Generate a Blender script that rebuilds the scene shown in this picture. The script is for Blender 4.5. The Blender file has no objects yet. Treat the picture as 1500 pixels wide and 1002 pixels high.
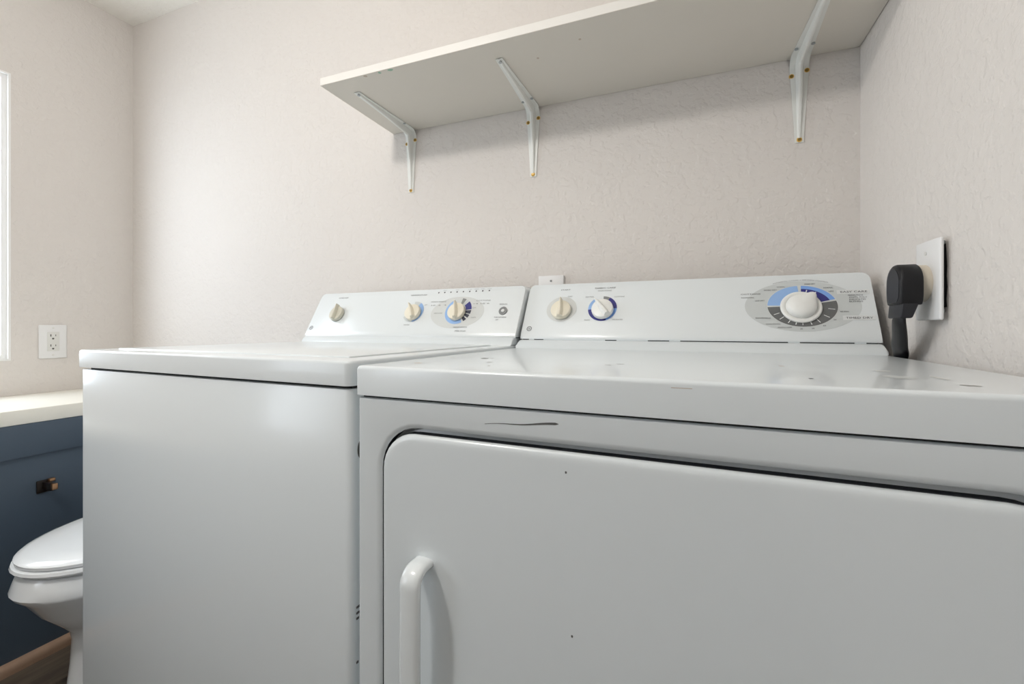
import bpy, bmesh, math, random
from mathutils import Vector, Matrix
random.seed(7)
C = bpy.context.scene.collection
PI = math.pi
R = math.radians

# ------------------------------------------------------------------ camera
EYE = 0.958
cam = bpy.data.cameras.new('camera'); camo = bpy.data.objects.new('camera', cam); C.objects.link(camo)
bpy.context.scene.camera = camo
cam.sensor_width = 36.0; cam.lens = 650.39 / 1500 * 36; cam.clip_start = 0.02; cam.clip_end = 50
cam.shift_y = -(501 - 478.63) / 1500
camo.location = (0, 0, EYE); camo.rotation_euler = (R(90), 0, R(21.22))

# ------------------------------------------------------------------ light and exposure
sc = bpy.context.scene
sc.view_settings.view_transform = 'Standard'; sc.view_settings.look = 'None'
sc.view_settings.gamma = 1; sc.view_settings.use_curve_mapping = False
sc.view_settings.exposure = 0.13
w = bpy.data.worlds.new('sky'); sc.world = w; w.use_nodes = True
w.node_tree.nodes['Background'].inputs[0].default_value = (0.86, 0.93, 1.0, 1)
w.node_tree.nodes['Background'].inputs[1].default_value = 3.0

def area(name, loc, rot, sx, sy, power, col):
    l = bpy.data.lights.new(name, 'AREA'); l.shape = 'RECTANGLE'; l.size = sx; l.size_y = sy
    l.energy = power; l.color = col
    o = bpy.data.objects.new(name, l); C.objects.link(o); o.location = loc; o.rotation_euler = rot
    return o
XL, XR, YB, YF, ZC = -2.1157, 0.3458, 1.1391, -3.6, 2.1935
# daylight at the two windows of the left wall
WIN = [(0.30, 0.783, 0.844, 1.811), (-1.75, -0.85, 0.844, 1.811)]
area('daylight_near', (XL - 0.038, 0.5415, 1.33), (0, R(-90), 0), 0.94, 0.465, 7.0, (0.80, 0.90, 1.0))
area('daylight_far', (XL - 0.30, -1.30, 1.33), (0, R(-90), 0), 0.97, 0.90, 6.5, (0.84, 0.92, 1.0))
# ceiling lamps (their glass bowls are built below)
LAMP = (-0.83, -0.14, ZC)
def bulb(name, loc, power, col, rad):
    l = bpy.data.lights.new(name, 'POINT'); l.energy = power; l.color = col; l.shadow_soft_size = rad
    o = bpy.data.objects.new(name, l); C.objects.link(o); o.location = loc
bulb('lamp_bulb', (LAMP[0], LAMP[1], ZC - 0.34), 21, (1.0, 0.955, 0.91), 0.06)

# ------------------------------------------------------------------ materials
def mat(name, col, rough=0.5, metal=0.0, coat=0.0, noise=None, bump=None, emit=None, spec=None):
    """noise=(scale, amount): faint tonal variation; bump=(scale, detail, distance)"""
    m = bpy.data.materials.new(name); m.use_nodes = True; nt = m.node_tree; b = nt.nodes['Principled BSDF']
    b.inputs['Base Color'].default_value = (*col, 1); b.inputs['Roughness'].default_value = rough
    b.inputs['Metallic'].default_value = metal; b.inputs['Coat Weight'].default_value = coat
    b.inputs['Coat Roughness'].default_value = 0.12
    if spec is not None: b.inputs['Specular IOR Level'].default_value = spec
    tc = nt.nodes.new('ShaderNodeTexCoord')
    if noise:
        n = nt.nodes.new('ShaderNodeTexNoise'); n.inputs['Scale'].default_value = noise[0]; n.inputs['Detail'].default_value = 4
        nt.links.new(tc.outputs['Object'], n.inputs['Vector'])
        r = nt.nodes.new('ShaderNodeMapRange'); r.inputs['To Min'].default_value = 1 - noise[1]; r.inputs['To Max'].default_value = 1 + noise[1] * .6
        nt.links.new(n.outputs['Fac'], r.inputs['Value'])
        mx = nt.nodes.new('ShaderNodeVectorMath'); mx.operation = 'SCALE'; mx.inputs[0].default_value = col
        nt.links.new(r.outputs['Result'], mx.inputs['Scale']); nt.links.new(mx.outputs[0], b.inputs['Base Color'])
    if bump:
        n = nt.nodes.new('ShaderNodeTexNoise'); n.inputs['Scale'].default_value = bump[0]; n.inputs['Detail'].default_value = bump[1]
        n.inputs['Roughness'].default_value = 0.55
        nt.links.new(tc.outputs['Object'], n.inputs['Vector'])
        h = n.outputs['Fac']
        if len(bump) > 3:                                   # flattened knock-down blobs
            cr = nt.nodes.new('ShaderNodeMapRange'); cr.interpolation_type = 'SMOOTHSTEP'
            cr.inputs['From Min'].default_value = bump[3]; cr.inputs['From Max'].default_value = bump[4]
            nt.links.new(h, cr.inputs['Value'])
            n2 = nt.nodes.new('ShaderNodeTexNoise'); n2.inputs['Scale'].default_value = bump[0] * 3.1; n2.inputs['Detail'].default_value = 2
            nt.links.new(tc.outputs['Object'], n2.inputs['Vector'])
            ad = nt.nodes.new('ShaderNodeMath'); ad.operation = 'MULTIPLY_ADD'; ad.inputs[1].default_value = 0.35
            nt.links.new(n2.outputs['Fac'], ad.inputs[0]); nt.links.new(cr.outputs['Result'], ad.inputs[2]); h = ad.outputs[0]
        bp = nt.nodes.new('ShaderNodeBump'); bp.inputs['Distance'].default_value = bump[2]; bp.inputs['Strength'].default_value = 0.6
        nt.links.new(h, bp.inputs['Height']); nt.links.new(bp.outputs['Normal'], b.inputs['Normal'])
    if emit:
        b.inputs['Emission Color'].default_value = (*emit[0], 1); b.inputs['Emission Strength'].default_value = emit[1]
    return m
WALLC = (0.725, 0.688, 0.655)
M_wall = mat('wall_paint', WALLC, 0.62, bump=(55, 3, 0.0012, 0.42, 0.62), spec=0.35)
M_ceil = mat('ceiling_paint', (0.88, 0.855, 0.80), 0.8, bump=(60, 3, 0.0014, 0.45, 0.6))
M_trimw = mat('white_trim_paint', (0.86, 0.86, 0.85), 0.4)
M_app = mat('white_appliance_enamel', (0.735, 0.785, 0.81), 0.30, coat=0.5, noise=(6, 0.012))
M_con = mat('white_console_plastic', (0.755, 0.795, 0.81), 0.25, coat=0.4)
M_ivory = mat('ivory_knob_plastic', (0.80, 0.75, 0.62), 0.38)
M_knobw = mat('white_knob_plastic', (0.84, 0.845, 0.82), 0.3)
M_taupe = mat('dulled_knob_plastic', (0.62, 0.60, 0.50), 0.4)
M_dark = mat('dark_gap', (0.02, 0.02, 0.02), 0.8)
M_lb = mat('print_light_blue', (0.30, 0.48, 0.80), 0.4)
M_lb2 = mat('print_mid_blue', (0.20, 0.38, 0.78), 0.4)
M_db = mat('print_navy', (0.03, 0.03, 0.22), 0.4)
M_slate = mat('print_slate', (0.035, 0.04, 0.07), 0.4)
M_grey = mat('print_pale_grey', (0.58, 0.61, 0.61), 0.4)
M_grey2 = mat('print_fade_grey', (0.64, 0.66, 0.65), 0.4)
M_dg = mat('print_dark_grey', (0.13, 0.135, 0.135), 0.4)
M_ink = mat('print_ink', (0.07, 0.07, 0.08), 0.5)
M_inkl = mat('print_ink_light', (0.24, 0.25, 0.25), 0.5)
M_pw = mat('print_white', (0.75, 0.76, 0.76), 0.4)
M_shelf = mat('shelf_paint', (0.70, 0.665, 0.60), 0.5, noise=(9, 0.03), bump=(40, 3, 0.0004))
M_shelflit = mat('shelf_edge_lit', (0.80, 0.785, 0.75), 0.35)  # lighter copy of the shelf paint, light on the front edge put into colour
M_brk = mat('bracket_enamel', (0.80, 0.81, 0.78), 0.4)
M_brass = mat('brass_screw', (0.30, 0.20, 0.06), 0.4, metal=0.7)
M_ochre = mat('ochre_ring', (0.80, 0.52, 0.12), 0.6)
M_steel = mat('steel_screw', (0.42, 0.45, 0.47), 0.3, metal=0.8)
M_plate = mat('white_plate_plastic', (0.82, 0.82, 0.82), 0.35)
M_plate2 = mat('offwhite_plate_plastic', (0.74, 0.74, 0.71), 0.4)
M_beige = mat('beige_receptacle', (0.66, 0.60, 0.50), 0.45)
M_gapsh = mat('door_gap_shade', (0.045, 0.050, 0.060), 0.8, spec=0.2)  # shade in the gap round the dryer door, put into a dark colour
M_slot = mat('socket_slot', (0.10, 0.10, 0.09), 0.6)
M_blk = mat('black_rubber', (0.008, 0.008, 0.010), 0.42, spec=0.3)
M_blk2 = mat('worn_black_rubber', (0.020, 0.021, 0.026), 0.45, spec=0.35)
M_porc = mat('white_porcelain', (0.90, 0.93, 0.95), 0.15, coat=0.6)
M_blue = mat('dark_blue_paint', (0.066, 0.094, 0.130), 0.42, noise=(5, 0.06))
M_cream = mat('cream_laminate', (0.90, 0.875, 0.79), 0.35, noise=(12, 0.03))
M_wood = mat('tan_trim_wood', (0.40, 0.27, 0.19), 0.5, noise=(30, 0.15))
M_bronze = mat('dark_bronze', (0.03, 0.022, 0.018), 0.3, metal=0.6)
M_copper = mat('copper_tip', (0.38, 0.21, 0.11), 0.3, metal=0.8)
M_scuff = mat('scuff', (0.10, 0.10, 0.10), 0.7)
M_scuffl = mat('faint_scuff', (0.42, 0.42, 0.41), 0.7)
M_rust = mat('rust_scuff', (0.52, 0.44, 0.36), 0.7)
M_green = mat('green_paint_smear', (0.32, 0.50, 0.38), 0.7)
M_bowl = mat('lamp_glass', (0.9, 0.88, 0.82), 0.3, emit=((1.0, 0.92, 0.80), 2.5))
M_ext = mat('hall_dark', (0.30, 0.28, 0.26), 0.8)

M_glass = bpy.data.materials.new('window_glass'); M_glass.use_nodes = True
nt = M_glass.node_tree; nt.nodes.clear()
o_ = nt.nodes.new('ShaderNodeOutputMaterial'); mx = nt.nodes.new('ShaderNodeMixShader'); tr = nt.nodes.new('ShaderNodeBsdfTransparent')
gl = nt.nodes.new('ShaderNodeBsdfGlossy'); gl.inputs['Roughness'].default_value = 0.02; mx.inputs[0].default_value = 0.06
nt.links.new(tr.outputs[0], mx.inputs[1]); nt.links.new(gl.outputs[0], mx.inputs[2]); nt.links.new(mx.outputs[0], o_.inputs[0])

M_floor = bpy.data.materials.new('wood_plank_vinyl'); M_floor.use_nodes = True
nt = M_floor.node_tree; b = nt.nodes['Principled BSDF']; b.inputs['Roughness'].default_value = 0.45
tc = nt.nodes.new('ShaderNodeTexCoord'); mp = nt.nodes.new('ShaderNodeMapping'); mp.inputs['Scale'].default_value = (14, 1.3, 1)
oi = nt.nodes.new('ShaderNodeObjectInfo'); nz = nt.nodes.new('ShaderNodeTexNoise'); nz.inputs['Scale'].default_value = 3; nz.inputs['Detail'].default_value = 6
nz.noise_dimensions = '4D'
cr = nt.nodes.new('ShaderNodeValToRGB'); cr.color_ramp.elements[0].position = 0.3; cr.color_ramp.elements[0].color = (0.050, 0.040, 0.032, 1)
cr.color_ramp.elements[1].position = 0.72; cr.color_ramp.elements[1].color = (0.16, 0.13, 0.10, 1)
mu = nt.nodes.new('ShaderNodeMath'); mu.operation = 'MULTIPLY'; mu.inputs[1].default_value = 20
nt.links.new(tc.outputs['Object'], mp.inputs[0]); nt.links.new(mp.outputs[0], nz.inputs['Vector']); nt.links.new(oi.outputs['Random'], mu.inputs[0])
nt.links.new(mu.outputs[0], nz.inputs['W']); nt.links.new(nz.outputs['Fac'], cr.inputs[0]); nt.links.new(cr.outputs[0], b.inputs['Base Color'])

# ------------------------------------------------------------------ helpers
def link(name, bm, m, parent=None, smooth=None):
    me = bpy.data.meshes.new(name); bmesh.ops.recalc_face_normals(bm, faces=bm.faces[:]); bm.to_mesh(me); bm.free()
    if smooth is not None:
        me.shade_smooth()
        me.set_sharp_from_angle(angle=R(smooth))
    for mm in (m if isinstance(m, (list, tuple)) else [m]): me.materials.append(mm)
    o = bpy.data.objects.new(name, me); C.objects.link(o)
    if parent: o.parent = parent
    return o
def thing(name, label, cat, loc=(0, 0, 0), rz=0, group=None):
    o = bpy.data.objects.new(name, None); C.objects.link(o); o.location = loc; o.rotation_euler = (0, 0, rz)
    o.empty_display_size = .05
    return tag(o, label, cat, group)
def tag(o, label, cat, group=None):
    o['label'] = label; o['category'] = cat
    if group: o['group'] = group
    return o
def struct(o): o['kind'] = 'structure'; return o
def box(bm, x0, y0, z0, x1, y1, z1):
    v = [bm.verts.new(p) for p in ((x0, y0, z0), (x1, y0, z0), (x1, y1, z0), (x0, y1, z0), (x0, y0, z1), (x1, y0, z1), (x1, y1, z1), (x0, y1, z1))]
    for f in ((3, 2, 1, 0), (4, 5, 6, 7), (0, 1, 5, 4), (1, 2, 6, 5), (2, 3, 7, 6), (3, 0, 4, 7)): bm.faces.new([v[i] for i in f])
    return v
def bevel(bm, r, seg=3, edges=None):
    bmesh.ops.bevel(bm, geom=edges or bm.edges[:], offset=r, segments=seg, profile=0.5, affect='EDGES', clamp_overlap=True)
def bbox(x0, y0, z0, x1, y1, z1, r=0, seg=3):
    bm = bmesh.new(); box(bm, x0, y0, z0, x1, y1, z1)
    if r: bevel(bm, r, seg)
    return bm
def prism_x(pts, x0, x1):
    """profile in (y, z), run along x"""
    bm = bmesh.new(); a = [bm.verts.new((x0, *p)) for p in pts]; b = [bm.verts.new((x1, *p)) for p in pts]
    n = len(pts); bm.faces.new(a); bm.faces.new(b[::-1])
    for i in range(n): bm.faces.new([a[i], b[i], b[(i + 1) % n], a[(i + 1) % n]])
    return bm
def loft(bm, loops, cap0=True, cap1=True, closed=True):
    L = [[bm.verts.new(p) for p in lp] for lp in loops]; n = len(L[0])
    for a, b in zip(L, L[1:]):
        for i in range(n if closed else n - 1):
            j = (i + 1) % n; bm.faces.new([a[i], a[j], b[j], b[i]])
    if cap0: bm.faces.new(L[0][::-1])
    if cap1: bm.faces.new(L[-1])
    return L
def rrect(x0, z0, x1, z1, r, k=8):
    """rounded rectangle points, counter-clockwise from the lower right corner arc"""
    P = []
    for cx, cz, a0 in ((x1 - r, z0 + r, -90), (x1 - r, z1 - r, 0), (x0 + r, z1 - r, 90), (x0 + r, z0 + r, 180)):
        for i in range(k + 1):
            a = R(a0 + 90 * i / k); P.append((cx + r * math.cos(a), cz + r * math.sin(a)))
    return P
def srect(x0, z0, x1, z1, rx, rz, k=8):
    """plain rectangle sampled so that it matches rrect() point for point"""
    P = []
    for (cx, cz, sx, sz, first) in ((x1, z0, -1, 1, 'x'), (x1, z1, -1, -1, 'z'), (x0, z1, 1, -1, 'x'), (x0, z0, 1, 1, 'z')):
        h = k // 2
        for i in range(k + 1):
            if i <= h:
                t = 1 - i / h; P.append((cx + sx * rx * t, cz) if first == 'x' else (cx, cz + sz * rz * t))
            else:
                t = (i - h) / h; P.append((cx, cz + sz * rz * t) if first == 'x' else (cx + sx * rx * t, cz))
    return P

# ------------------------------------------------------------------ the room
T = 0.12
# wall_left with two window openings
bm = bmesh.new(); zs = (0, 0.844, 1.811, ZC)
y0s = [YF - T] + [v for wv in sorted(WIN) for v in wv[:2]] + [YB + T]
box(bm, XL - T, y0s[0], 0, XL, y0s[-1], zs[1]); box(bm, XL - T, y0s[0], zs[2], XL, y0s[-1], ZC)
for i in range(0, len(y0s), 2): box(bm, XL - T, y0s[i], zs[1], XL, y0s[i + 1], zs[2])
struct(link('wall_left', bm, M_wall))
struct(link('wall_back', bbox(XL, YB, 0, XR, YB + T, ZC), M_wall))
struct(link('wall_right', bbox(XR, YF - T, 0, XR + T, YB + T, ZC), M_wall))
struct(link('wall_front', bbox(XL, YF - T, 0, XR, YF, ZC), M_wall))
struct(link('ceiling', bbox(XL - T, YF - T, ZC, XR + T, YB + T, ZC + 0.1), M_ceil))
fl = struct(link('floor', bbox(XL - T, YF - T, -0.05, XR + T, YB + T, -0.003), M_dark))
# vinyl planks, long side along y
pw, pl = 0.18, 1.22; proto = {}
nx = int((XR - XL) / pw) + 1
for i in range(nx):
    x0 = XL + i * pw; x1 = min(x0 + pw, XR)
    y = YF - (i * 0.47) % pl
    while y < YB:
        a, b_ = max(y, YF), min(y + pl, YB)
        if b_ - a > 0.02:
            key = (round(x1 - x0, 3), round(b_ - a, 3))
            if key not in proto:
                o = link('plank', bbox(0.0008, 0.0008, -0.003, x1 - x0 - 0.0008, b_ - a - 0.0008, 0.0, 0.0006, 1), M_floor, fl); proto[key] = o.data
            else:
                o = bpy.data.objects.new('plank', proto[key]); C.objects.link(o); o.parent = fl
            o.location = (x0, a, 0)
        y += pl
# window 1 and 2: vinyl frame and panes in the openings, white reveal and stool
for n, (a, b_, z0, z1) in enumerate(WIN, 1):
    wn = bpy.data.objects.new('window_%d' % n, None); C.objects.link(wn); struct(wn)
    X = XL - T
    bm = bmesh.new(); t = 0.006
    box(bm, X, b_ - t, z0, XL + 0.001, b_, z1); box(bm, X, a, z0, XL + 0.001, a + t, z1)
    box(bm, X, a + t, z1 - t, XL + 0.001, b_ - t, z1); box(bm, X, a + t, z0, XL + 0.001, b_ - t, z0 + t)
    link('window_reveal', bm, M_trimw, wn)
    bm = bmesh.new(); f = 0.014; G = XL - 0.034              # slim frame set towards the room, daylight beyond the glass
    for q in ((a + t, z0 + t, a + t + f, z1 - t), (b_ - t - f, z0 + t, b_ - t, z1 - t), (a + t + f, z0 + t, b_ - t - f, z0 + t + f), (a + t + f, z1 - t - f, b_ - t - f, z1 - t)):
        box(bm, G, q[0], q[1], G + 0.024, q[2], q[3])
    ym = (a + b_) / 2; box(bm, G + 0.002, ym - 0.012, z0 + t + f, G + 0.020, ym + 0.012, z1 - t - f)
    link('window_frame', bm, M_trimw, wn)
    for c0, c1 in ((a + t + f, ym - 0.012), (ym + 0.012, b_ - t - f)):
        link('pane', bbox(G + 0.004, c0, z0 + t + f, G + 0.007, c1, z1 - t - f), M_glass, wn)
# door in the front wall, behind the photographer
dr = bpy.data.objects.new('door_1', None); C.objects.link(dr); struct(dr)
bm = bbox(-1.75, YF, 0.0, -0.95, YF + 0.035, 2.03, 0.003, 1); link('door_panel', bm, M_trimw, dr)
bm = bmesh.new()
box(bm, -1.82, YF, 0, -1.75, YF + 0.02, 2.10); box(bm, -0.95, YF, 0, -0.88, YF + 0.02, 2.10); box(bm, -1.75, YF, 2.03, -0.95, YF + 0.02, 2.10)
link('door_casing', bm, M_trimw, dr)
bm = bmesh.new(); bmesh.ops.create_uvsphere(bm, u_segments=20, v_segments=12, radius=0.028, matrix=Matrix.Translation((-1.02, YF + 0.085, 0.95)))
bmesh.ops.create_cone(bm, segments=20, radius1=0.012, radius2=0.012, depth=0.05, matrix=Matrix.Translation((-1.02, YF + 0.055, 0.95)) @ Matrix.Rotation(R(90), 4, 'X'), cap_ends=True)
link('door_knob', bm, M_steel, dr, 40)

# ------------------------------------------------------------------ appliances
W = 0.686
class Face:
    """the tilted front of a control console: u to the right, s up the face, h off the face"""
    def __init__(s, v0, z0, v1, z1):
        s.o = Vector((0, v0, z0)); s.U = Vector((1, 0, 0)); d = Vector((0, v1 - v0, z1 - z0)); s.L = d.length; s.S = d / s.L
        s.N = s.U.cross(s.S)
    def p(s, u, t, h=0): return s.o + s.U * u + s.S * t + s.N * h
FW = Face(0.518, EYE - 0.0248, 0.5883, EYE + 0.1022)
FD = Face(0.5349, EYE - 0.0265, 0.6074, EYE + 0.1038)

def console(F, par, name='control_console'):
    top = F.p(0, F.L); bk = top.y + 0.045; zb = F.o.z
    pts = [(F.o.y + 0.006, zb - 0.0004)]
    for s_, h_ in ((-0.0012, -0.0034), (0.0006, -0.0022), (0.003, -0.0013), (0.007, -0.0006), (0.012, -0.00015), (0.016, 0)): pts.append(F.p(0, s_, h_).yz[:])
    pts += [F.p(0, F.L).yz[:], (bk, top.z), (bk + 0.012, zb)]
    bm = prism_x([tuple(p) for p in pts], 0, W)
    e = [e for e in bm.edges if abs(e.verts[0].co.x - e.verts[1].co.x) < 1e-6 and min(v.co.z for v in e.verts) > top.z - 1e-5]
    bevel(bm, 0.014, 6, e)
    e = [e for e in bm.edges if len(e.link_faces) == 2 and e.calc_face_angle() > R(25)]
    bevel(bm, 0.0035, 3, e)
    return link(name, bm, M_con, par, 35)
def flat(F, polys, h):
    bm = bmesh.new()
    for P in polys:
        top = [bm.verts.new(F.p(u, s, h)) for u, s in P]; bm.faces.new(top)
    return bm
def ell(cx, cy, rx, ry, n=64): return [(cx + rx * math.cos(2 * PI * i / n), cy + ry * math.sin(2 * PI * i / n)) for i in range(n)]
def sector(cx, cy, rx0, ry0, rx1, ry1, a0, a1, n=24):
    P = [(cx + rx1 * math.cos(R(a0 + (a1 - a0) * i / n)), cy + ry1 * math.sin(R(a0 + (a1 - a0) * i / n))) for i in range(n + 1)]
    return P + [(cx + rx0 * math.cos(R(a1 + (a0 - a1) * i / n)), cy + ry0 * math.sin(R(a1 + (a0 - a1) * i / n))) for i in range(n + 1)]
def band(F, cx, cy, rx0, ry0, rx1, ry1, a0, a1, h):
    n = max(4, int(abs(a1 - a0) / 6)); bm = bmesh.new(); pr = None
    for i in range(n + 1):
        a = R(a0 + (a1 - a0) * i / n); c, s = math.cos(a), math.sin(a)
        q = (bm.verts.new(F.p(cx + rx0 * c, cy + ry0 * s, h)), bm.verts.new(F.p(cx + rx1 * c, cy + ry1 * s, h)))
        if pr: bm.faces.new([pr[0], pr[1], q[1], q[0]])
        pr = q
    return bm
_tc = {}
def textmesh(txt):
    if txt not in _tc:
        cu = bpy.data.curves.new('t', 'FONT'); cu.body = txt; cu.size = 1; cu.resolution_u = 2
        o = bpy.data.objects.new('t', cu); C.objects.link(o); dg = bpy.context.evaluated_depsgraph_get(); dg.update()
        me = bpy.data.meshes.new_from_object(o.evaluated_get(dg)); V = [v.co.copy() for v in me.vertices]; Fc = [tuple(p.vertices) for p in me.polygons]
        bpy.data.objects.remove(o); bpy.data.curves.remove(cu); bpy.data.meshes.remove(me); _tc[txt] = (V, Fc)
    return _tc[txt]
def text(F, par, txt, u0, s0, u1, s1, m, hgt=None, h=0.0009):
    V, Fc = textmesh(txt); xs = [v.x for v in V]; ys = [v.y for v in V]; x0, x1, ya, yb = min(xs), max(xs), min(ys), max(ys)
    wd = u1 - u0; hh = hgt or 0.0042; sc_ = (s0 + s1) / 2
    bm = bmesh.new(); vs = [bm.verts.new(F.p(u0 + (v.x - x0) / (x1 - x0) * wd, sc_ - hh / 2 + (v.y - ya) / (yb - ya) * hh, h)) for v in V]
    for f in Fc: bm.faces.new([vs[i] for i in f])
    return link('lettering', bm, m, par)
def arctext(F, par, txt, cx, cy, rx, ry, a0, a1, hh, m, h=0.0009):
    V, Fc = textmesh(txt); xs = [v.x for v in V]; ys = [v.y for v in V]; x0, x1, ya, yb = min(xs), max(xs), min(ys), max(ys)
    bm = bmesh.new(); vs = []
    for v in V:
        a = R(a0 + (a1 - a0) * (v.x - x0) / (x1 - x0)); t = (v.y - ya) / (yb - ya) * hh
        vs.append(bm.verts.new(F.p(cx + (rx + t) * math.cos(a), cy + (ry + t) * math.sin(a), h)))
    for f in Fc: bm.faces.new([vs[i] for i in f])
    return link('lettering', bm, m, par)
def emblem(F, par, cx, cy, r=0.0062):
    link('emblem', band(F, cx, cy, r * .80, r * .80, r, r, 0, 360, 0.0006), M_ink, par)
    text(F, par, 'GE', cx - r * .5, cy, cx + r * .5, cy, M_ink, hgt=r * .8)
def knob(F, par, u, s, r, ang, mk, label=None, fin=0.0042, h=0.013, name='knob'):
    """round control knob with a raised pointer grip; ang = direction of the pointer, degrees from +u"""
    n = 40; bm = bmesh.new(); lp = []
    for rr, hh in ((r * .93, 0.0008), (r, 0.003), (r * .99, h * .75), (r * .95, h * .93), (r * .86, h)):
        lp.append([F.p(u + rr * math.cos(2 * PI * i / n), s + rr * math.sin(2 * PI * i / n), hh) for i in range(n)])
    loft(bm, lp)
    k = link(name, bm, mk, par, 40)
    if label: k['label'] = label
    c, sn = math.cos(R(ang)), math.sin(R(ang))
    def q(a, b, hh): return F.p(u + a * c - b * sn, s + a * sn + b * c, hh)
    base = [(r * 1.16, 0.0012), (r * .5, 0.0058), (-r * .3, 0.0078), (-r * .86, 0.0070), (-r * .93, 0), (-r * .86, -0.0070), (-r * .3, -0.0078), (r * .5, -0.0058), (r * 1.16, -0.0012)]
    bm = bmesh.new()
    loft(bm, [[q(a, b, h * .6) for a, b in base], [q(a, b, h) for a, b in base], [q(a * .98, b * .45, h + fin * 1.9) for a, b in base], [q(a * .93, b * .25, h + fin * 2.1) for a, b in base]])
    link('pointer_grip', bm, mk, k, 25)
    return k

def cabinet_shell(name, par, z1, inset, v0, v1, r=0.010):
    bm = bmesh.new(); box(bm, inset, v0, 0.025, W - 0.0005, v1, z1)
    e = [e for e in bm.edges if abs(e.verts[0].co.z - e.verts[1].co.z) > 0.1]; bevel(bm, r, 4, e)
    e = [e for e in bm.edges if len(e.link_faces) == 2 and e.calc_face_angle() > R(60)]; bevel(bm, 0.0015, 2, e)
    return link(name, bm, M_app, par, 35)
def feet(par):
    for u in (0.06, W - 0.06):
        for v in (0.07, 0.56):
            bm = bmesh.new(); bmesh.ops.create_cone(bm, segments=16, radius1=0.022, radius2=0.014, depth=0.028, cap_ends=True, matrix=Matrix.Translation((u, v, 0.014)))
            link('foot', bm, M_blk2, par, 40)

# ---- washer
washer = thing('washing_machine', 'white top loading washer with three ivory knobs, left of the dryer', 'washing machine', (-1.08275, 0.49053, 0), R(-3.17))
zt = EYE - 0.0440; zb = EYE - 0.0430 - 0.0335
cabinet_shell('cabinet', washer, zb - 0.0042, 0.006, 0.003, 0.628)
link('gap_shade_filler', bbox(0.022, 0.012, zb - 0.008, W - 0.008, 0.62, zb + 0.002), M_dark, washer)  # dark block paints the shade in the gap under the top panel
bm = bmesh.new(); box(bm, 0, 0, zb, W, 0.632, zt)
e = [e for e in bm.edges if abs(e.verts[0].co.z - e.verts[1].co.z) > 0.01]; bevel(bm, 0.010, 5, e)
e = [e for e in bm.edges if len(e.link_faces) == 2 and e.calc_face_angle() > R(60) and e.verts[0].co.z > zt - 1e-4 and e.verts[1].co.z > zt - 1e-4]; bevel(bm, 0.0045, 4, e)
tp = link('top_panel', bm, M_app, washer, 35)
bm = bbox(0.045, 0.045, zt - 0.003, W - 0.045, 0.485, zt + 0.0022, 0.0018, 3); link('lid', bm, M_app, washer, 35)
pts = [(0.503, zt), (0.5065, zt + 0.006), (0.5125, zt + 0.0125), (0.5185, EYE - 0.0262), (0.62, EYE - 0.0262), (0.62, zt)]
bm = prism_x(pts, 0.003, W - 0.003); e = [e for e in bm.edges if abs(e.verts[0].co.x - e.verts[1].co.x) < 1e-6]; bevel(bm, 0.004, 3, e)
link('console_base', bm, M_app, washer, 35)
link('console_seam', bbox(0.006, 0.5215, EYE - 0.028, W - 0.006, 0.60, EYE - 0.0235), M_dark, washer)
wc = console(FW, washer)
feet(washer)
F = FW
link('printed_oval', flat(F, [ell(0.507, 0.0708, 0.0787, 0.047)], 0.0003), M_grey2, wc)
def rings(F, par, cx, cy, r0, r1, spec, h=0.0006):
    for a0, a1, m in spec: link('printed_ring', band(F, cx, cy, r0, r0, r1, r1, a0, a1, h), m, par)
rings(F, wc, 0.510, 0.0745, 0.022, 0.0385, [(118, 300, M_lb)])
for a0, a1, m in ((66, 84, M_inkl), (52, 62, M_grey), (7, 47, M_db), (-14, 3, M_slate), (-32, -18, M_slate), (-52, -38, M_slate)):
    rings(F, wc, 0.510, 0.0745, 0.022, 0.0385, [(a0, a1, m)])
rings(F, wc, 0.3695, 0.0745, 0.020, 0.032, [(-80, 60, M_lb), (-150, -80, M_grey), (60, 100, M_grey)])
wk = knob(F, washer, 0.100, 0.0685, 0.0235, 92, M_taupe, 'dulled knob farthest left')
knob(F, washer, 0.373, 0.0690, 0.0235, 120, M_ivory)
knob(F, washer, 0.5095, 0.0690, 0.0245, 104, M_ivory)
for i in range(9):
    t = i / 8; link('indicator_dot', flat(F, [ell(0.4322 + t * 0.1534, 0.1331 + t * 0.0009, 0.0021, 0.0021, 16)], 0.0007), M_ink, wc)
    if i % 2 or i > 5: text(F, wc, ('RINSE', 'SOAK', 'SPIN', 'WASH')[i % 4], 0.4322 + t * 0.1534 - 0.006, 0.1395, 0.4322 + t * 0.1534 + 0.005, 0.1395, M_inkl, hgt=0.0018)
# round push button
bm = bmesh.new(); cu, cs = 0.6388, 0.0725
loft(bm, [[F.p(cu + r_ * math.cos(2 * PI * i / 32), cs + r_ * math.sin(2 * PI * i / 32), h_) for i in range(32)] for r_, h_ in ((0.0112, 0.0002), (0.0112, 0.002), (0.0098, 0.0028), (0.006, 0.0022), (0.0058, 0.0015))])
pb = link('push_button', bm, M_inkl, washer, 40)
bm = bmesh.new(); loft(bm, [[F.p(cu + r_ * math.cos(2 * PI * i / 24), cs + r_ * math.sin(2 * PI * i / 24), h_) for i in range(24)] for r_, h_ in ((0.0045, 0.001), (0.0045, 0.003), (0.0035, 0.0038))])
link('button_cap', bm, M_pw, pb, 40)
emblem(F, wc, 0.0155, 0.0245)
for (t_, a, b1, c, d) in (('LOAD SIZE', .0765, .1268, .1135, .1268), ('TEMPERATURE', .3418, .1270, .3963, .1278), ('SIGNAL', .6248, .0916, .6471, .0921),
        ('PUSH FOR SIGNAL', .6187, .0544, .6519, .0545)):
    text(F, wc, t_, a, b1, c, d, M_ink, hgt=0.0032)
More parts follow.
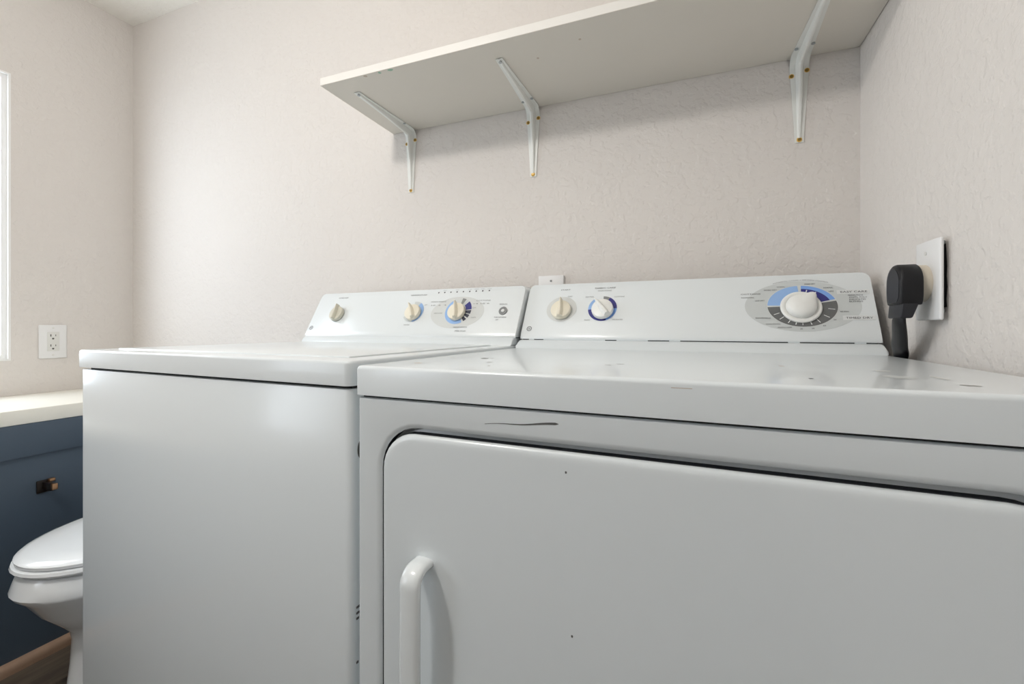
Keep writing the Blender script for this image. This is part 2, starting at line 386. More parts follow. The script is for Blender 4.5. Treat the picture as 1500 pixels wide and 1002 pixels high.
for (t_, a, b1, c, d) in (('OFF', .3987, .0948, .4076, .0948), ('RINSE', .3536, .0338, .3716, .0338), ('PERM PRESS', .4180, .1035, .4652, .1040), ('10  6  4', .4216, .0928, .4685, .0933),
        ('COTTONS', .5558, .1040, .5969, .1044), ('14 10 6', .5504, .0949, .5953, .0954), ('DELICATES', .4381, .0687, .4637, .0683), ('SOAK', .5494, .0833, .5614, .0830),
        ('KNITS', .5535, .0545, .5669, .0545), ('HANDWASH', .5097, .0266, .5494, .0267), ('SPEED WASH', .5169, .0159, .5485, .0160), ('OFF', .6240, .0476, .6315, .0476)):
    text(F, wc, t_, a, b1, c, d, M_inkl, hgt=0.0034)
# scuffs on the right front edge of the cabinet
for (u, z, l) in ((0.6865, 0.5915, 0.006), (0.6865, 0.584, 0.005), (0.6865, 0.577, 0.004), (0.6865, 0.52, 0.003)):
    bm = bmesh.new(); box(bm, u - 0.0008, 0.012, z, u + 0.0002, 0.012 + l, z + 0.0025); link('scuff', bm, M_scuff, washer)
bm = bmesh.new(); bmesh.ops.create_uvsphere(bm, u_segments=12, v_segments=8, radius=1, matrix=Matrix.Translation((W - 0.0002, 0.020, 0.797)) @ Matrix.Diagonal((0.0012, 0.006, 0.012, 1)))
link('rust_spot', bm, M_slot, washer, 60)

# ---- dryer
dryer = thing('clothes_dryer', 'white front loading dryer with big silver ringed timer dial, in the foreground', 'dryer', (-0.383, 0.4484, 0), R(-2.266))
zt = EYE - 0.0485; zb = zt - 0.0363; DV = 0.645
cabinet_shell('cabinet', dryer, zb - 0.003, 0.001, 0.016, DV, 0.006)
link('gap_shade_filler', bbox(0.006, 0.006, zb - 0.004, W - 0.006, DV - .02, zb + 0.002), M_dark, dryer)  # dark filler, painted shade below the dryer top
bm = bmesh.new(); box(bm, 0, -0.002, zb, W, DV + 0.003, zt)
e = [e for e in bm.edges if abs(e.verts[0].co.z - e.verts[1].co.z) > 0.01]; bevel(bm, 0.005, 4, e)
e = [e for e in bm.edges if len(e.link_faces) == 2 and e.calc_face_angle() > R(60) and e.verts[0].co.z > zt - 1e-4 and e.verts[1].co.z > zt - 1e-4]; bevel(bm, 0.0065, 5, e)
dt = link('top_panel', bm, M_app, dryer, 35)
# front panel with embossed well for the door
k = 8; du0, du1, dz0, dz1, dr_ = 0.0395, 0.6465, 0.245, 0.8306, 0.045
def lp(g, v): return [(x, v, z) for x, z in rrect(du0 + 0.0050 - g, dz0 - g, du1 + g, dz1 + g, dr_ + g, k)]
outer = [(x, 0.0, z) for x, z in srect(0.006, 0.025, W - 0.006, zb - 0.0045, 0.10, 0.10, k)]
outer2 = [(x, 0.0025, z) for x, z in srect(0.0025, 0.025, W - 0.0025, zb - 0.003, 0.10, 0.10, k)]
outer3 = [(x, 0.020, z) for x, z in srect(0.001, 0.025, W - 0.001, zb - 0.003, 0.10, 0.10, k)]
bm = bmesh.new()
loft(bm, [outer3, outer2, outer, lp(0.0140, 0.0), lp(0.0120, 0.0004), lp(0.0096, 0.0016), lp(0.0080, 0.0030), lp(0.0072, 0.0045)], False, False)
link('front_panel', bm, M_app, dryer, 35)
bm = bmesh.new(); loft(bm, [lp(0.0073, 0.0044), lp(0.0078, 0.0050), lp(0.0078, 0.040)], False, True)
link('door_well_shade', bm, M_gapsh, dryer, 35)  # dark lining paints the shade inside the door well
bm = bmesh.new()
def dl(g, v): return [(x, v, z) for x, z in rrect(du0 + g, dz0 + g, du1 - g, dz1 - g, dr_ - g, k)]
loft(bm, [dl(0.0015, 0.034), dl(0, 0.0050), dl(0.0003, 0.0036), dl(0.0012, 0.0021), dl(0.0030, 0.0009), dl(0.0065, 0.0002), dl(0.0100, 0.0)])
door = link('door', bm, M_app, dryer, 60)
bm = bmesh.new(); loft(bm, [dl(0.0008, 0.034), dl(-0.0004, 0.032), dl(-0.0004, 0.0056), dl(0.0006, 0.0048)], True, True); link('door_side_shade', bm, M_gapsh, door, 35)  # dark sleeve paints the shade on the door's sides
# D handle: rounded bar carried on two curved ends
def dhandle(u, z0, z1, hw=0.0128, out=0.030):
    bm = bmesh.new(); path = []
    n = 7; r_ = 0.016
    path.append((0.001, z1 - 0.006, 1.0, 0))
    for i in range(n + 1):
        a = PI / 2 * i / n; path.append((-out + r_ - r_ * math.sin(a) + 0.003, z1 - r_ + r_ * math.cos(a) - 0.006, 1, a))
    for i in range(n + 1):
        a = PI / 2 * (1 - i / n); path.append((-out + r_ - r_ * math.sin(a) + 0.003, z0 + r_ - r_ * math.cos(a) + 0.006, 1, PI - a))
    path.append((0.001, z0 + 0.006, 1, PI))
    loops = []
    for (v, z, s, a) in path:
        # tangent angle a: 0 = running out of the door, pi/2 = running down
        t = Vector((0, -math.cos(a), -math.sin(a))); nrm = Vector((0, -math.sin(a), math.cos(a)))   # outward normal
        L = []
        for j in range(16):
            q = 2 * PI * j / 16; cx, cy = math.cos(q), math.sin(q)
            sx = math.copysign(abs(cx) ** .7, cx) * hw; sy = math.copysign(abs(cy) ** .8, cy) * (0.0065 if cy > 0 else 0.005)
            L.append(Vector((u + sx, v, z)) + nrm * sy)
        loops.append(L)
    loft(bm, loops); return bm
link('handle', dhandle(0.1010, 0.44, 0.690), M_con, door, 50)
# riser and slotted seam under the console
pts = [(0.503, zt), (0.508, zt + 0.005), (0.516, zt + 0.0115), (0.527, zt + 0.0165), (0.5345, EYE - 0.0304), (0.62, EYE - 0.0304), (0.62, zt)]
bm = prism_x(pts, 0.001, W - 0.001); e = [e for e in bm.edges if abs(e.verts[0].co.x - e.verts[1].co.x) < 1e-6]; bevel(bm, 0.005, 3, e)
link('console_base', bm, M_app, dryer, 35)
link('vent_slot', bbox(0.006, 0.5405, EYE - 0.0312, W - 0.006, 0.60, EYE - 0.0255), M_dark, dryer)
for u0, u1 in ((0.022, 0.034), (0.058, 0.20), (0.225, 0.29), (0.3327, 0.354), (0.5437, 0.5622), (0.6458, 0.6625)):
    link('slot_tab', bbox(u0, 0.5372, EYE - 0.0303, u1, 0.56, EYE - 0.0262 - (0.0012 if u1 - u0 > .1 else 0)), M_app, dryer)
dc = console(FD, dryer)
feet(dryer)
F = FD
link('printed_oval', flat(F, [ell(0.5695, 0.0762, 0.0955, 0.0566)], 0.0003), M_grey, dc)
cx, cy = 0.571, 0.0760
link('printed_backing', flat(F, [ell(cx, cy, 0.0585, 0.047)], 0.0005), M_grey2, dc)
def eb(rx0, rx1, a0, a1, m, h=0.0007, name='printed_ring'):
    link(name, band(F, cx, cy, 0.0575 * rx0, 0.046 * rx0, 0.0575 * rx1, 0.046 * rx1, a0, a1, h), m, dc)
eb(0.55, 1, 94, 178, M_lb); eb(0.84, 1, 17.5, 88, M_lb2); eb(0.55, 0.84, 17.5, 88, M_db); eb(0.55, 1, -177.5, 13, M_dg)
for a in (-153, -136, -118, -104, -91.6, -76, -60, -38, -12): eb(0.74, 0.93, a - 0.9, a + 0.9, M_pw, 0.0009, 'tick_mark')
for a in (76, 56): eb(0.62, 0.80, a - 1.2, a + 1.2, M_pw, 0.0009, 'tick_mark')
for (a, b1, c, d) in ((0.630, 0.1005, 0.680, 0.1098), (0.633, 0.044, 0.682, 0.0535)):
    link('printed_patch', flat(F, [[(a, b1), (c, b1), (c, d), (a, d)]], 0.0006), mat('print_label_white', (0.70, 0.72, 0.72), 0.35), dc)
# the large timer dial: skirt, stem ring and teardrop grip
n = 56; bm = bmesh.new(); ku, ks = 0.5690, 0.0716
def circ(r_, h_): return [F.p(ku + r_ * math.cos(2 * PI * i / n), ks + r_ * math.sin(2 * PI * i / n), h_) for i in range(n)]
loft(bm, [circ(0.0338, 0.001), circ(0.0346, 0.003), circ(0.0340, 0.0050), circ(0.0320, 0.0062), circ(0.0275, 0.0056), circ(0.0262, 0.0040)])
dial = link('timer_dial', bm, M_knobw, dryer, 45); dial['label'] = 'large white timer dial'
bm = bmesh.new(); ta = 47
def tear(r_, tip, h_, wd=1.0):
    P = []
    for i in range(n):
        a = 2 * PI * i / n; rr = r_ + (tip - r_) * max(0, math.cos(a)) ** 13 * wd
        P.append(F.p(ku + rr * math.cos(a + R(ta)), ks + rr * math.sin(a + R(ta)), h_))
    return P
loft(bm, [tear(0.0250, 0.027, 0.004), tear(0.0254, 0.029, 0.006), tear(0.0250, 0.0325, 0.0105), tear(0.0232, 0.0335, 0.0140), tear(0.0190, 0.0330, 0.0168), tear(0.012, 0.0315, 0.0186), tear(0.005, 0.0260, 0.0196), tear(0.0015, 0.015, 0.0200)])
link('dial_grip', bm, M_knobw, dial, 60)
# two smaller knobs
link('printed_ring', band(F, 0.0905, 0.0775, 0.02, 0.02, 0.0362, 0.0340, 0, 360, 0.0006), M_grey2, dc)
knob(F, dryer, 0.0915, 0.0720, 0.0240, 93, M_ivory)
rings(F, dc, 0.187, 0.0775, 0.020, 0.0325, [(0, 62, M_db), (62, 90, M_inkl), (-70, 0, M_lb2), (-175, -70, M_db), (130, 185, M_lb)])
knob(F, dryer, 0.1885, 0.0725, 0.0245, 128, M_knobw)
emblem(F, dc, 0.0192, 0.0250)
for (t_, a, b1, c, d, hh) in (('EASY CARE', .6357, .1052, .6765, .1052, .0040), ('TIMED DRY', .6376, .0486, .6780, .0486, .0040), ('START', .0818, .1312, .1055, .1312, .0030), ('FABRIC CARE', .1648, .1330, .2122, .1330, .0036)):
    text(F, dc, t_, a, b1, c, d, M_ink, hgt=hh)
for (t_, a, b1, c, d) in (('MORE DRY', .5095, .1137, .5321, .1137), ('NORMAL', .5325, .1205, .5466, .1205), ('LESS DRY', .4926, .0893, .5094, .0893), ('DEWRINKLE', .4920, .0492, .5177, .0492),
        ('COOL DOWN', .5089, .0358, .5329, .0358), ('AUTO OFF', .5279, .0283, .5514, .0283), ('20', .5643, .0254, .5686, .0254), ('30', .5827, .0262, .5870, .0262), ('40', .6003, .0320, .6056, .0320),
        ('50', .6185, .0447, .6226, .0446), ('60 MIN', .6308, .0620, .6433, .0620), ('MORE DRY', .5793, .1253, .5973, .1253), ('NORMAL', .6097, .1155, .6249, .1155), ('LESS', .6176, .1075, .6251, .1075),
        ('PERM PRESS', .6464, .0973, .6693, .0973), ('KNITS, POLY', .6479, .0926, .6748, .0926), ('DELICATES', .6474, .0881, .6722, .0881), ('BLENDS', .6469, .0837, .6675, .0837),
        ('COTTONS', .4675, .1053, .5030, .1053), ('NORMAL', .4685, .0970, .4918, .0970)):
    text(F, dc, t_, a, b1, c, d, M_ink, hgt=0.0028)
for (t_, a, b1, c, d) in (('OFF', .1015, .1118, .1132, .1120), ('SELECTIONS', .1720, .1253, .2035, .1253), ('PERM PRESS', .1448, .1091, .1641, .1094), ('COTTONS', .2114, .1079, .2342, .1081),
        ('KNITS', .1492, .0474, .1617, .0473), ('DELICATES', .2123, .0482, .2345, .0482)):
    text(F, dc, t_, a, b1, c, d, M_inkl, hgt=0.0030)
arctext(F, dc, 'AUTOMATIC CYCLES  \u2022  DRYNESS CONTROL', 0.571, 0.0767, 0.095, 0.0575, 118, 60, 0.0024, M_inkl)
# wear marks on the top and front
def topmark(u, v, du, dv, m, a=0):
    bm = bmesh.new(); P = []
    for i in range(14):
        q = 2 * PI * i / 14; rr = 1 + random.uniform(-.25, .25); x, y = du * rr * math.cos(q), dv * rr * math.sin(q)
        P.append(bm.verts.new((u + x * math.cos(a) - y * math.sin(a), v + x * math.sin(a) + y * math.cos(a), zt + 0.0002)))
    bm.faces.new(P); link('scuff', bm, m, dryer)
for q in ((0.091, 0.174, .007, .006, M_scuff), (0.103, 0.176, .002, .005, M_scuffl), (0.130, 0.113, .005, .003, M_scuffl), (0.040, 0.165, .004, .003, M_scuffl), (0.050, 0.06, .006, .004, M_rust),
          (0.300, 0.150, .006, .0022, M_scuff), (0.289, 0.128, .004, .002, M_scuff), (0.155, 0.06, .002, .004, M_scuffl), (0.5733, 0.105, .012, .018, M_grey), (0.578, 0.175, .009, .010, M_grey2), (0.603, 0.11, .004, .02, M_grey2),
          (0.601, 0.052, .006, .005, M_scuffl), (0.4915, 0.058, .0022, .003, M_slate), (0.487, 0.20, .003, .004, M_rust)): topmark(*q)
bm = bbox(0.372, -0.0021, zt - 0.0076, 0.390, -0.0019, zt - 0.0070); link('scuff', bm, M_rust, dryer)
bm = bmesh.new(); pr = None
for i in range(25):                                        # long pencil-like scratch above the door
    t = i / 24; u = 0.180 + 0.084 * t; z = 0.8520 + 0.0068 * t + 0.0006 * math.sin(t * 9); hw = 0.0002 + 0.0011 * t ** 1.5 if i < 24 else 0.0002
    q = (bm.verts.new((u, -0.0003, z - hw)), bm.verts.new((u, -0.0003, z + hw)))
    if pr: bm.faces.new([pr[0], q[0], q[1], pr[1]])
    pr = q
link('scratch', bm, M_scuff, dryer)
for (u, z) in ((0.2717, 0.8109), (0.2781, 0.6472)):
    bm = bmesh.new(); bm.faces.new([bm.verts.new((u + 0.0011 * math.cos(i * PI / 4), -0.0003, z + 0.0014 * math.sin(i * PI / 4))) for i in range(8)]); link('scuff', bm, M_scuff, door)

# ------------------------------------------------------------------ wall shelf and its brackets
SZ = EYE + 0.5903; SY = 0.8441; SX = -0.8326
bm = bbox(SX, SY, SZ, XR - 0.001, YB - 0.001, SZ + 0.019, 0.0008, 1)
for f in bm.faces:
    if abs(f.normal.z) < .5: f.material_index = 1  # upright faces get the lit tone
shelf = link('wall_shelf', bm, [M_shelf, M_shelflit]); tag(shelf, 'long white painted board shelf on the back wall above the appliances', 'shelf')
for (x, r_, m) in ((-0.63, .007, M_green), (-0.66, .004, M_green), (-0.70, .005, M_rust)):
    bm = bmesh.new(); bm.faces.new([bm.verts.new((x + r_ * math.cos(i * PI / 5) * random.uniform(.7, 1.2), SY + 0.006 + .004 * math.sin(i * PI / 5), SZ - 0.0002)) for i in range(10)]); link('paint_smear', bm, m, shelf)
for x, y in ((-0.30, 0.93), (-0.20, 0.90)):
    bm = bmesh.new(); bm.faces.new([bm.verts.new((x + .003 * math.cos(i * PI / 4), y + .003 * math.sin(i * PI / 4), SZ - 0.0002)) for i in range(8)]); link('stain', bm, M_rust, shelf)
def bracket(x, label):
    """stamped steel shelf bracket; local x across, y into the room is negative, z up to the shelf underside"""
    b0 = thing('shelf_bracket', label, 'bracket', (x, YB, SZ), 0, 'white steel brackets under the wall shelf')
    LV, LH = 0.186, 0.240; rc = 0.024; t = 0.0018
    # stations along the outer L: (y, z, normal into the inside corner, half width, rib height)
    st = []
    def add(y, z, ny, nz, f): st.append((y, z, ny, nz, f))
    nv = 12
    for i in range(nv + 1): f = i / nv; add(-0.0006, -LV + (LV - rc) * f, -1, 0, f)
    for i in range(1, 9):
        a = PI / 2 * i / 8; add(-rc + rc * math.cos(a) - 0.0006, -rc + rc * math.sin(a) - 0.0006, -math.cos(a), -math.sin(a), 1)
    for i in range(1, nv + 1): f = 1 - i / nv; add(-rc - (LH - rc) * (1 - f), -0.0006, 0, -1, f)
    bm = bmesh.new(); loops = []
    for (y, z, ny, nz, f) in st:
        hw = 0.0085 + 0.0100 * f ** 1.2
        P = [(-hw, 0), (hw, 0), (hw, t), (-hw, t)]
        loops.append([(px, y + ny * d, z + nz * d) for px, d in P])
    loft(bm, loops); link('flange', bm, M_brk, b0, 35)
    # pressed hollow rib, deepest round the bend
    bm = bmesh.new(); loops = []; N = len(st)
    for i, (y, z, ny, nz, f) in enumerate(st):
        hgt = 0.0040 + 0.0150 * f ** 1.3; rw = 0.0042 + 0.0034 * f
        if i in (0, N - 1): hgt, rw = 0.002, 0.002
        P = [(-rw, 0.0006), (rw, 0.0006), (rw * .80, hgt * .55), (rw * .50, hgt * .9), (0, hgt), (-rw * .50, hgt * .9), (-rw * .80, hgt * .55)]
        loops.append([(px, y + ny * d, z + nz * d) for px, d in P])
    loft(bm, loops); link('rib', bm, M_brk, b0, 40)
    def screw(px, y, z, wall, m, ring):
        axis = Matrix.Rotation(R(90), 4, 'X') if wall else Matrix.Identity(4)
        s_ = bmesh.new(); bmesh.ops.create_cone(s_, segments=14, radius1=0.0038, radius2=0.0030, depth=0.0028, cap_ends=True, matrix=Matrix.Translation((px, y, z)) @ axis)
        sc2 = link('screw', s_, m, b0, 40)
        if ring:
            r_ = bmesh.new(); bmesh.ops.create_cone(r_, segments=16, radius1=0.0054, radius2=0.0050, depth=0.0006, cap_ends=True, matrix=Matrix.Translation((px, y + (0.0008 if wall else 0), z)) @ axis)
            link('washer_ring', r_, M_ochre, sc2)
    yy = -t - 0.0012
    screw(0.0145, yy, -0.030, True, M_brass, True); screw(-0.0145, yy, -0.038, True, M_brass, True); screw(0, yy - 0.0015, -LV + 0.006, True, M_brass, True)
    zz = -t - 0.0012
    screw(-0.0140, -0.046, zz, False, M_steel, False); screw(0.0140, -0.056, zz, False, M_steel, False); screw(0, -LH + 0.008, zz - 0.0015, False, M_steel, False)
    return b0
bracket(-0.768, 'white steel bracket at the free left end of the shelf')
bracket(-0.380, 'white steel bracket under the middle of the shelf')
bracket(0.235, 'white steel bracket nearest the right wall, with orange rimmed screws')

# ------------------------------------------------------------------ outlets
def slot_(par, x0, y0, z0, x1, y1, z1, name='slot'): return link(name, bbox(x0, y0, z0, x1, y1, z1), M_slot, par)
# left wall: plate faces +x
po = thing('power_outlet', 'white double socket plate on the left wall between window and washer', 'outlet', (XL, 0.889, 0.905), 0)
link('cover_plate', bbox(0.0, -0.038, -0.060, 0.006, 0.038, 0.060, 0.0028, 3), M_plate, po, 35)
rc_ = link('receptacle', bbox(0.004, -0.0165, -0.034, 0.0072, 0.0165, 0.034, 0.001, 2), M_plate2, po, 35)
for dz in (0.017, -0.019):
    slot_(rc_, 0.0068, -0.0085, dz + 0.001, 0.0076, -0.0060, dz + 0.009); slot_(rc_, 0.0068, 0.0050, dz + 0.002, 0.0076, 0.0070, dz + 0.008)
    bm = bmesh.new(); bmesh.ops.create_cone(bm, segments=14, radius1=0.0030, radius2=0.0030, depth=0.0010, cap_ends=True, matrix=Matrix.Translation((0.0073, -0.001, dz - 0.0065)) @ Matrix.Rotation(R(90), 4, 'Y'))
    link('ground_hole', bm, M_slot, rc_)
for dz in (0.048, -0.048):
    bm = bmesh.new(); bmesh.ops.create_cone(bm, segments=14, radius1=0.0032, radius2=0.0028, depth=0.0014, cap_ends=True, matrix=Matrix.Translation((0.0064, 0, dz)) @ Matrix.Rotation(R(90), 4, 'Y')); link('screw', bm, M_plate2, po, 40)
# back wall plate, mostly hidden behind the dryer console
bp_ = thing('wall_plate', 'plain white wall plate peeking over the dryer console', 'wall plate', (-0.329, YB, 1.037), 0)
link('cover_plate', bbox(-0.035, -0.0075, -0.057, 0.035, 0.0, 0.057, 0.003, 3), M_plate, bp_, 35)
for dz in (0.042, -0.042):
    bm = bmesh.new(); bmesh.ops.create_cone(bm, segments=14, radius1=0.0030, radius2=0.0026, depth=0.0016, cap_ends=True, matrix=Matrix.Translation((0, -0.0080, dz)) @ Matrix.Rotation(R(90), 4, 'X')); link('screw', bm, M_inkl, bp_, 40)
# right wall: big dryer outlet, plate standing off a ragged hole
ou = thing('dryer_outlet', 'white high voltage outlet plate standing proud of a ragged hole in the right wall', 'outlet', (XR, 0.830, EYE + 0.068), 0)
link('cover_plate', bbox(-0.0128, -0.0345, -0.0585, -0.0075, 0.035, 0.0585, 0.0024, 3), M_plate, ou, 35)
bm = bmesh.new(); P = []
for (y, z) in ((-0.0205, 0.050), (-0.022, 0.036), (-0.0235, 0.018), (-0.0225, 0.004), (-0.0245, -0.012), (-0.022, -0.028), (-0.0235, -0.040), (0.028, -0.040), (0.028, 0.050)): P.append((y, z))
a = [bm.verts.new((-0.0008, *p)) for p in P]; b1 = [bm.verts.new((0.0, *p)) for p in P]
bm.faces.new(a)
for i in range(len(P)): bm.faces.new([a[i], b1[i], b1[(i + 1) % len(P)], a[(i + 1) % len(P)]])
link('wall_hole', bm, M_dark, ou)
bm = bmesh.new(); box(bm, -0.0075, -0.020, -0.038, -0.0006, 0.026, 0.048); link('electrical_box', bm, M_blk2, ou)
for dz in (0.052, -0.045): link('mounting_ear', bbox(-0.0074, -0.022, dz - 0.003, -0.0010, -0.004, dz + 0.003, 0.001, 1), M_steel, ou)
bm = bmesh.new(); nn = 36
def cx_(r_, x): return [(x, 0.010 + r_ * math.cos(2 * PI * i / nn), -0.0035 + r_ * math.sin(2 * PI * i / nn)) for i in range(nn)]
loft(bm, [cx_(0.0275, -0.010), cx_(0.0275, -0.024), cx_(0.0262, -0.0262), cx_(0.01, -0.0262)])
link('receptacle', bm, M_beige, ou, 40)
bm = bmesh.new(); bmesh.ops.create_cone(bm, segments=12, radius1=0.003, radius2=0.0025, depth=0.0014, cap_ends=True, matrix=Matrix.Translation((-0.0132, 0.004, 0.040)) @ Matrix.Rotation(R(90), 4, 'Y')); link('screw', bm, M_plate2, ou, 40)
# plug and cord
pg = thing('dryer_plug', 'black angled dryer plug with thick cord in the right wall outlet', 'plug', (XR - 0.0262, 0.831, EYE), 0)
# silhouette in (y, z), seen from -x
S = []
for i in range(13):
    a = R(0 + 180 * i / 12); S.append((0.0265 * math.cos(a), 0.0655 + 0.0275 * math.sin(a)))
S += [(-0.0265, 0.054), (-0.0262, 0.046), (-0.0250, 0.038), (-0.0220, 0.0320), (0.0220, 0.0320), (0.0250, 0.038), (0.0262, 0.046), (0.0265, 0.054)]
def sil(x, k_=1.0): return [(x, 0.0 + y * k_, 0.055 + (z - 0.055) * k_) for y, z in S]
bm = bmesh.new(); loft(bm, [sil(-0.0002, 0.96), sil(-0.002), sil(-0.0215), sil(-0.0250, 0.97), sil(-0.0265, 0.91)])
pb_ = link('plug_body', bm, M_blk, pg, 40)
bm = bmesh.new(); F2 = [(y * .74, 0.058 + (z - 0.055) * .74) for y, z in S[:13]] + [(-0.019, 0.044), (-0.012, 0.036), (0.012, 0.036), (0.019, 0.044)]
a = [bm.verts.new((-0.0270, *p)) for p in F2]; b1 = [bm.verts.new((-0.0255, *p)) for p in F2]; bm.faces.new(a)
for i in range(len(F2)): bm.faces.new([a[i], b1[i], b1[(i + 1) % len(F2)], a[(i + 1) % len(F2)]])
link('grip_inset', bm, M_blk2, pb_, 30)
bm = bmesh.new(); loft(bm, [[(-0.0262 + 0.003 * t_, 0.0225 * k1_, 0.0125 + 0.030 * t_), (-0.0110 + 0.010 * t_, 0.0225 * k1_, 0.0125 + 0.030 * t_), (-0.0110 + 0.010 * t_, -0.0225 * k1_, 0.0125 + 0.030 * t_), (-0.0262 + 0.003 * t_, -0.0225 * k1_, 0.0125 + 0.030 * t_)] for t_, k1_ in ((0, 0.97), (0.35, 1.0), (0.75, 1.02), (1.0, 0.95))]); bevel(bm, 0.0025, 3, [e for e in bm.edges if e.calc_face_angle() > R(50)]); link('strain_relief', bm, M_blk2, pg, 40)
# flat cord
def sweep(path, wy, wx, seg=12):
    bm = bmesh.new(); loops = []
    for i, p in enumerate(path):
        p = Vector(p); t = (Vector(path[min(i + 1, len(path) - 1)]) - Vector(path[max(i - 1, 0)])).normalized()
        side = Vector((0, 1, 0)); side = (side - t * side.dot(t)).normalized(); up = t.cross(side)
        loops.append([p + side * wy * math.cos(2 * PI * j / seg) + up * wx * math.sin(2 * PI * j / seg) for j in range(seg)])
    loft(bm, loops); return bm
def cat(pts, n=8):
    out = []; P = [Vector(pts[0])] + [Vector(p) for p in pts] + [Vector(pts[-1])]
    for i in range(1, len(P) - 2):
        for k_ in range(n):
            t = k_ / n; a, b2, c, d = P[i - 1], P[i], P[i + 1], P[i + 2]
            out.append(0.5 * ((2 * b2) + (c - a) * t + (2 * a - 5 * b2 + 4 * c - d) * t * t + (-a + 3 * b2 - 3 * c + d) * t ** 3))
    return out + [Vector(pts[-1])]
cp = cat([(-0.0186, 0.002, 0.018), (-0.0180, 0.003, 0.004), (-0.0050, 0.037, -0.026), (0.0114, 0.083, -0.056), (0.0165, 0.110, -0.12), (0.0165, 0.135, -0.3), (0.0165, 0.15, -0.6), (0.010, 0.20, -0.86)])
link('cord', sweep(cp, 0.0150, 0.0062), M_blk, pg, 50)

# ------------------------------------------------------------------ built-in ledge, hook, toilet, trim
LX = -1.73
led = thing('built_in_cabinet', 'dark blue painted built in cabinet under the cream ledge beside the toilet', 'cabinet', (XL, 0, 0), 0)
link('side_panel', bbox(0.0, YF + 0.002, 0.0, LX - XL - 0.012, YB - 0.001, 0.684), M_blue, led)
link('top_rail', bbox(LX - XL - 0.0119, YF + 0.002, 0.5905, LX - XL - 0.002, YB - 0.001, 0.684, 0.0015, 2), M_blue, led, 30)
tp_ = link('countertop', bbox(XL + 0.0005, YF + 0.002, 0.6842, LX, YB - 0.001, 0.725, 0.002, 2), M_cream, None, 30)
tag(tp_, 'cream laminate ledge top running under the window at the left', 'countertop')
bm = prism_x([(0, 0)] * 3, 0, 1); bm.free()
bm = bmesh.new(); rr = 0.018
lpz = []
for y in (YF + 0.003, YB - 0.002):
    lpz.append([(LX - 0.0118, y, 0.0002), (LX - 0.0118 + rr, y, 0.0002), (LX - 0.0118 + rr, y, 0.010)] + [(LX - 0.0118 + rr * math.cos(R(a)), y, 0.012 + rr * math.sin(R(a))) for a in range(0, 91, 15)])
loft(bm, lpz); struct(link('baseboard_left', bm, M_wood, None, 40))
# paper holder / hook on the blue panel
hk = thing('wall_hook', 'small dark bronze hook with copper tips on the blue panel', 'hook', (LX - 0.012, 0.713, 0.495), 0)
link('back_plate', bbox(0.0, -0.017, -0.019, 0.006, 0.017, 0.017, 0.002, 2), M_bronze, hk, 35)
link('arm', bbox(0.004, -0.006, -0.008, 0.052, 0.006, 0.012, 0.002, 2), M_bronze, hk, 35)
link('peg', bbox(0.004, 0.006, 0.010, 0.016, 0.020, 0.019, 0.002, 2), M_copper, hk, 35)
link('arm_tip', bbox(0.050, -0.0065, -0.005, 0.060, 0.0065, 0.013, 0.002, 2), M_copper, hk, 35)

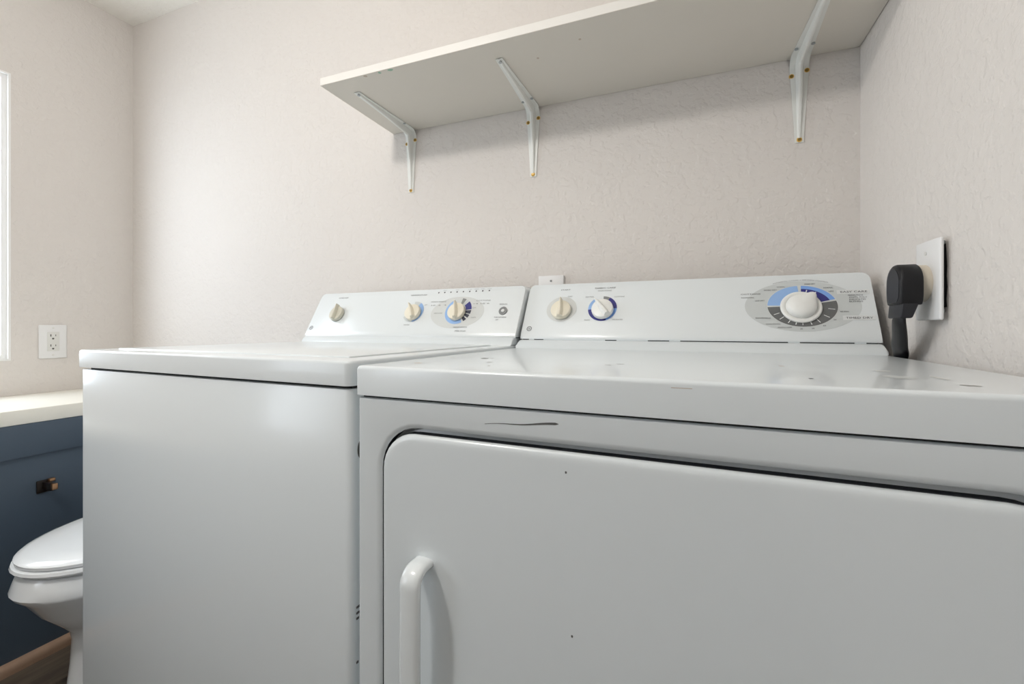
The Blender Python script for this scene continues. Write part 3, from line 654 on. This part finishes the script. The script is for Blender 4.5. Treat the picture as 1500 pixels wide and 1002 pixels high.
# toilet, facing -y, tank against the back wall
TX = -1.375
to = thing('toilet', 'white toilet with closed elongated seat lid, half hidden behind the washer', 'toilet', (TX, 0, 0), 0)
def egg(hw, yf, yb, z, n=48, sq=0.85):
    """elongated outline: pointed-round front at yf, fuller back at yb, widest at 45 %"""
    P = []; yc = yf + (yb - yf) * 0.56
    for i in range(n):
        a = 2 * PI * i / n; s, c = math.sin(a), math.cos(a)
        y = yc + (c * (yb - yc) if c > 0 else c * (yc - yf)); x = hw * s if c <= 0 else hw * math.copysign(abs(s) ** sq, s)
        P.append((x, y, z))
    return P
bm = bmesh.new()
loft(bm, [egg(0.112, 0.592, 1.09, 0.0), egg(0.108, 0.595, 1.08, 0.02), egg(0.100, 0.604, 1.05, 0.07), egg(0.095, 0.612, 1.02, 0.14), egg(0.095, 0.616, 1.01, 0.20),
          egg(0.104, 0.612, 1.01, 0.222), egg(0.128, 0.596, 1.01, 0.244), egg(0.155, 0.560, 1.01, 0.286), egg(0.173, 0.532, 1.01, 0.332), egg(0.182, 0.516, 1.01, 0.348), egg(0.184, 0.512, 1.01, 0.356),
          egg(0.182, 0.517, 1.00, 0.372), egg(0.177, 0.526, 0.99, 0.396), egg(0.172, 0.531, 0.985, 0.399)])
link('bowl', bm, M_porc, to, 40)
bm = bmesh.new(); loft(bm, [egg(0.176, 0.528, 0.97, 0.402), egg(0.183, 0.519, 0.975, 0.404), egg(0.186, 0.514, 0.975, 0.410), egg(0.184, 0.516, 0.975, 0.416), egg(0.178, 0.524, 0.97, 0.418)])
link('seat', bm, M_porc, to, 50)
bm = bmesh.new(); loft(bm, [egg(0.176, 0.529, 0.97, 0.4185), egg(0.182, 0.521, 0.975, 0.4205), egg(0.183, 0.520, 0.975, 0.4275), egg(0.179, 0.525, 0.972, 0.4315), egg(0.168, 0.539, 0.965, 0.4345), egg(0.13, 0.584, 0.94, 0.4365)])
link('lid', bm, M_porc, to, 50)
bm = bmesh.new(); box(bm, -0.20, 0.945, 0.39, 0.20, YB - 0.012, 0.74); bevel(bm, 0.025, 4); link('tank', bm, M_porc, to, 40)
link('tank_lid', bbox(-0.21, 0.935, 0.738, 0.21, YB - 0.008, 0.775, 0.010, 3), M_porc, to, 40)
bm = bmesh.new(); box(bm, -0.16, 0.925, 0.62, -0.09, 0.937, 0.64); bevel(bm, 0.004, 2); link('flush_lever', bm, M_steel, to, 40)

# ------------------------------------------------------------------ ceiling lamps
def lamp(loc, label):
    t = thing('ceiling_lamp', label, 'lamp', loc, 0)
    def cc(r_, z): return [(r_ * math.cos(2 * PI * i / 40), r_ * math.sin(2 * PI * i / 40), z) for i in range(40)]
    bm = bmesh.new(); loft(bm, [cc(0.115, 0.0), cc(0.115, -0.018), cc(0.105, -0.022)]); link('canopy', bm, M_steel, t, 40)
    bm = bmesh.new(); loft(bm, [cc(0.012, -0.02), cc(0.012, -0.17)]); link('stem', bm, M_steel, t, 40)
    bm = bmesh.new(); loft(bm, [cc(0.10, -0.165), cc(0.10, -0.175), cc(0.088, -0.195), cc(0.06, -0.208), cc(0.025, -0.214)]); link('glass_bowl', bm, M_bowl, t, 60)
lamp(LAMP, 'ceiling lamp on a short stem with a frosted glass bowl')
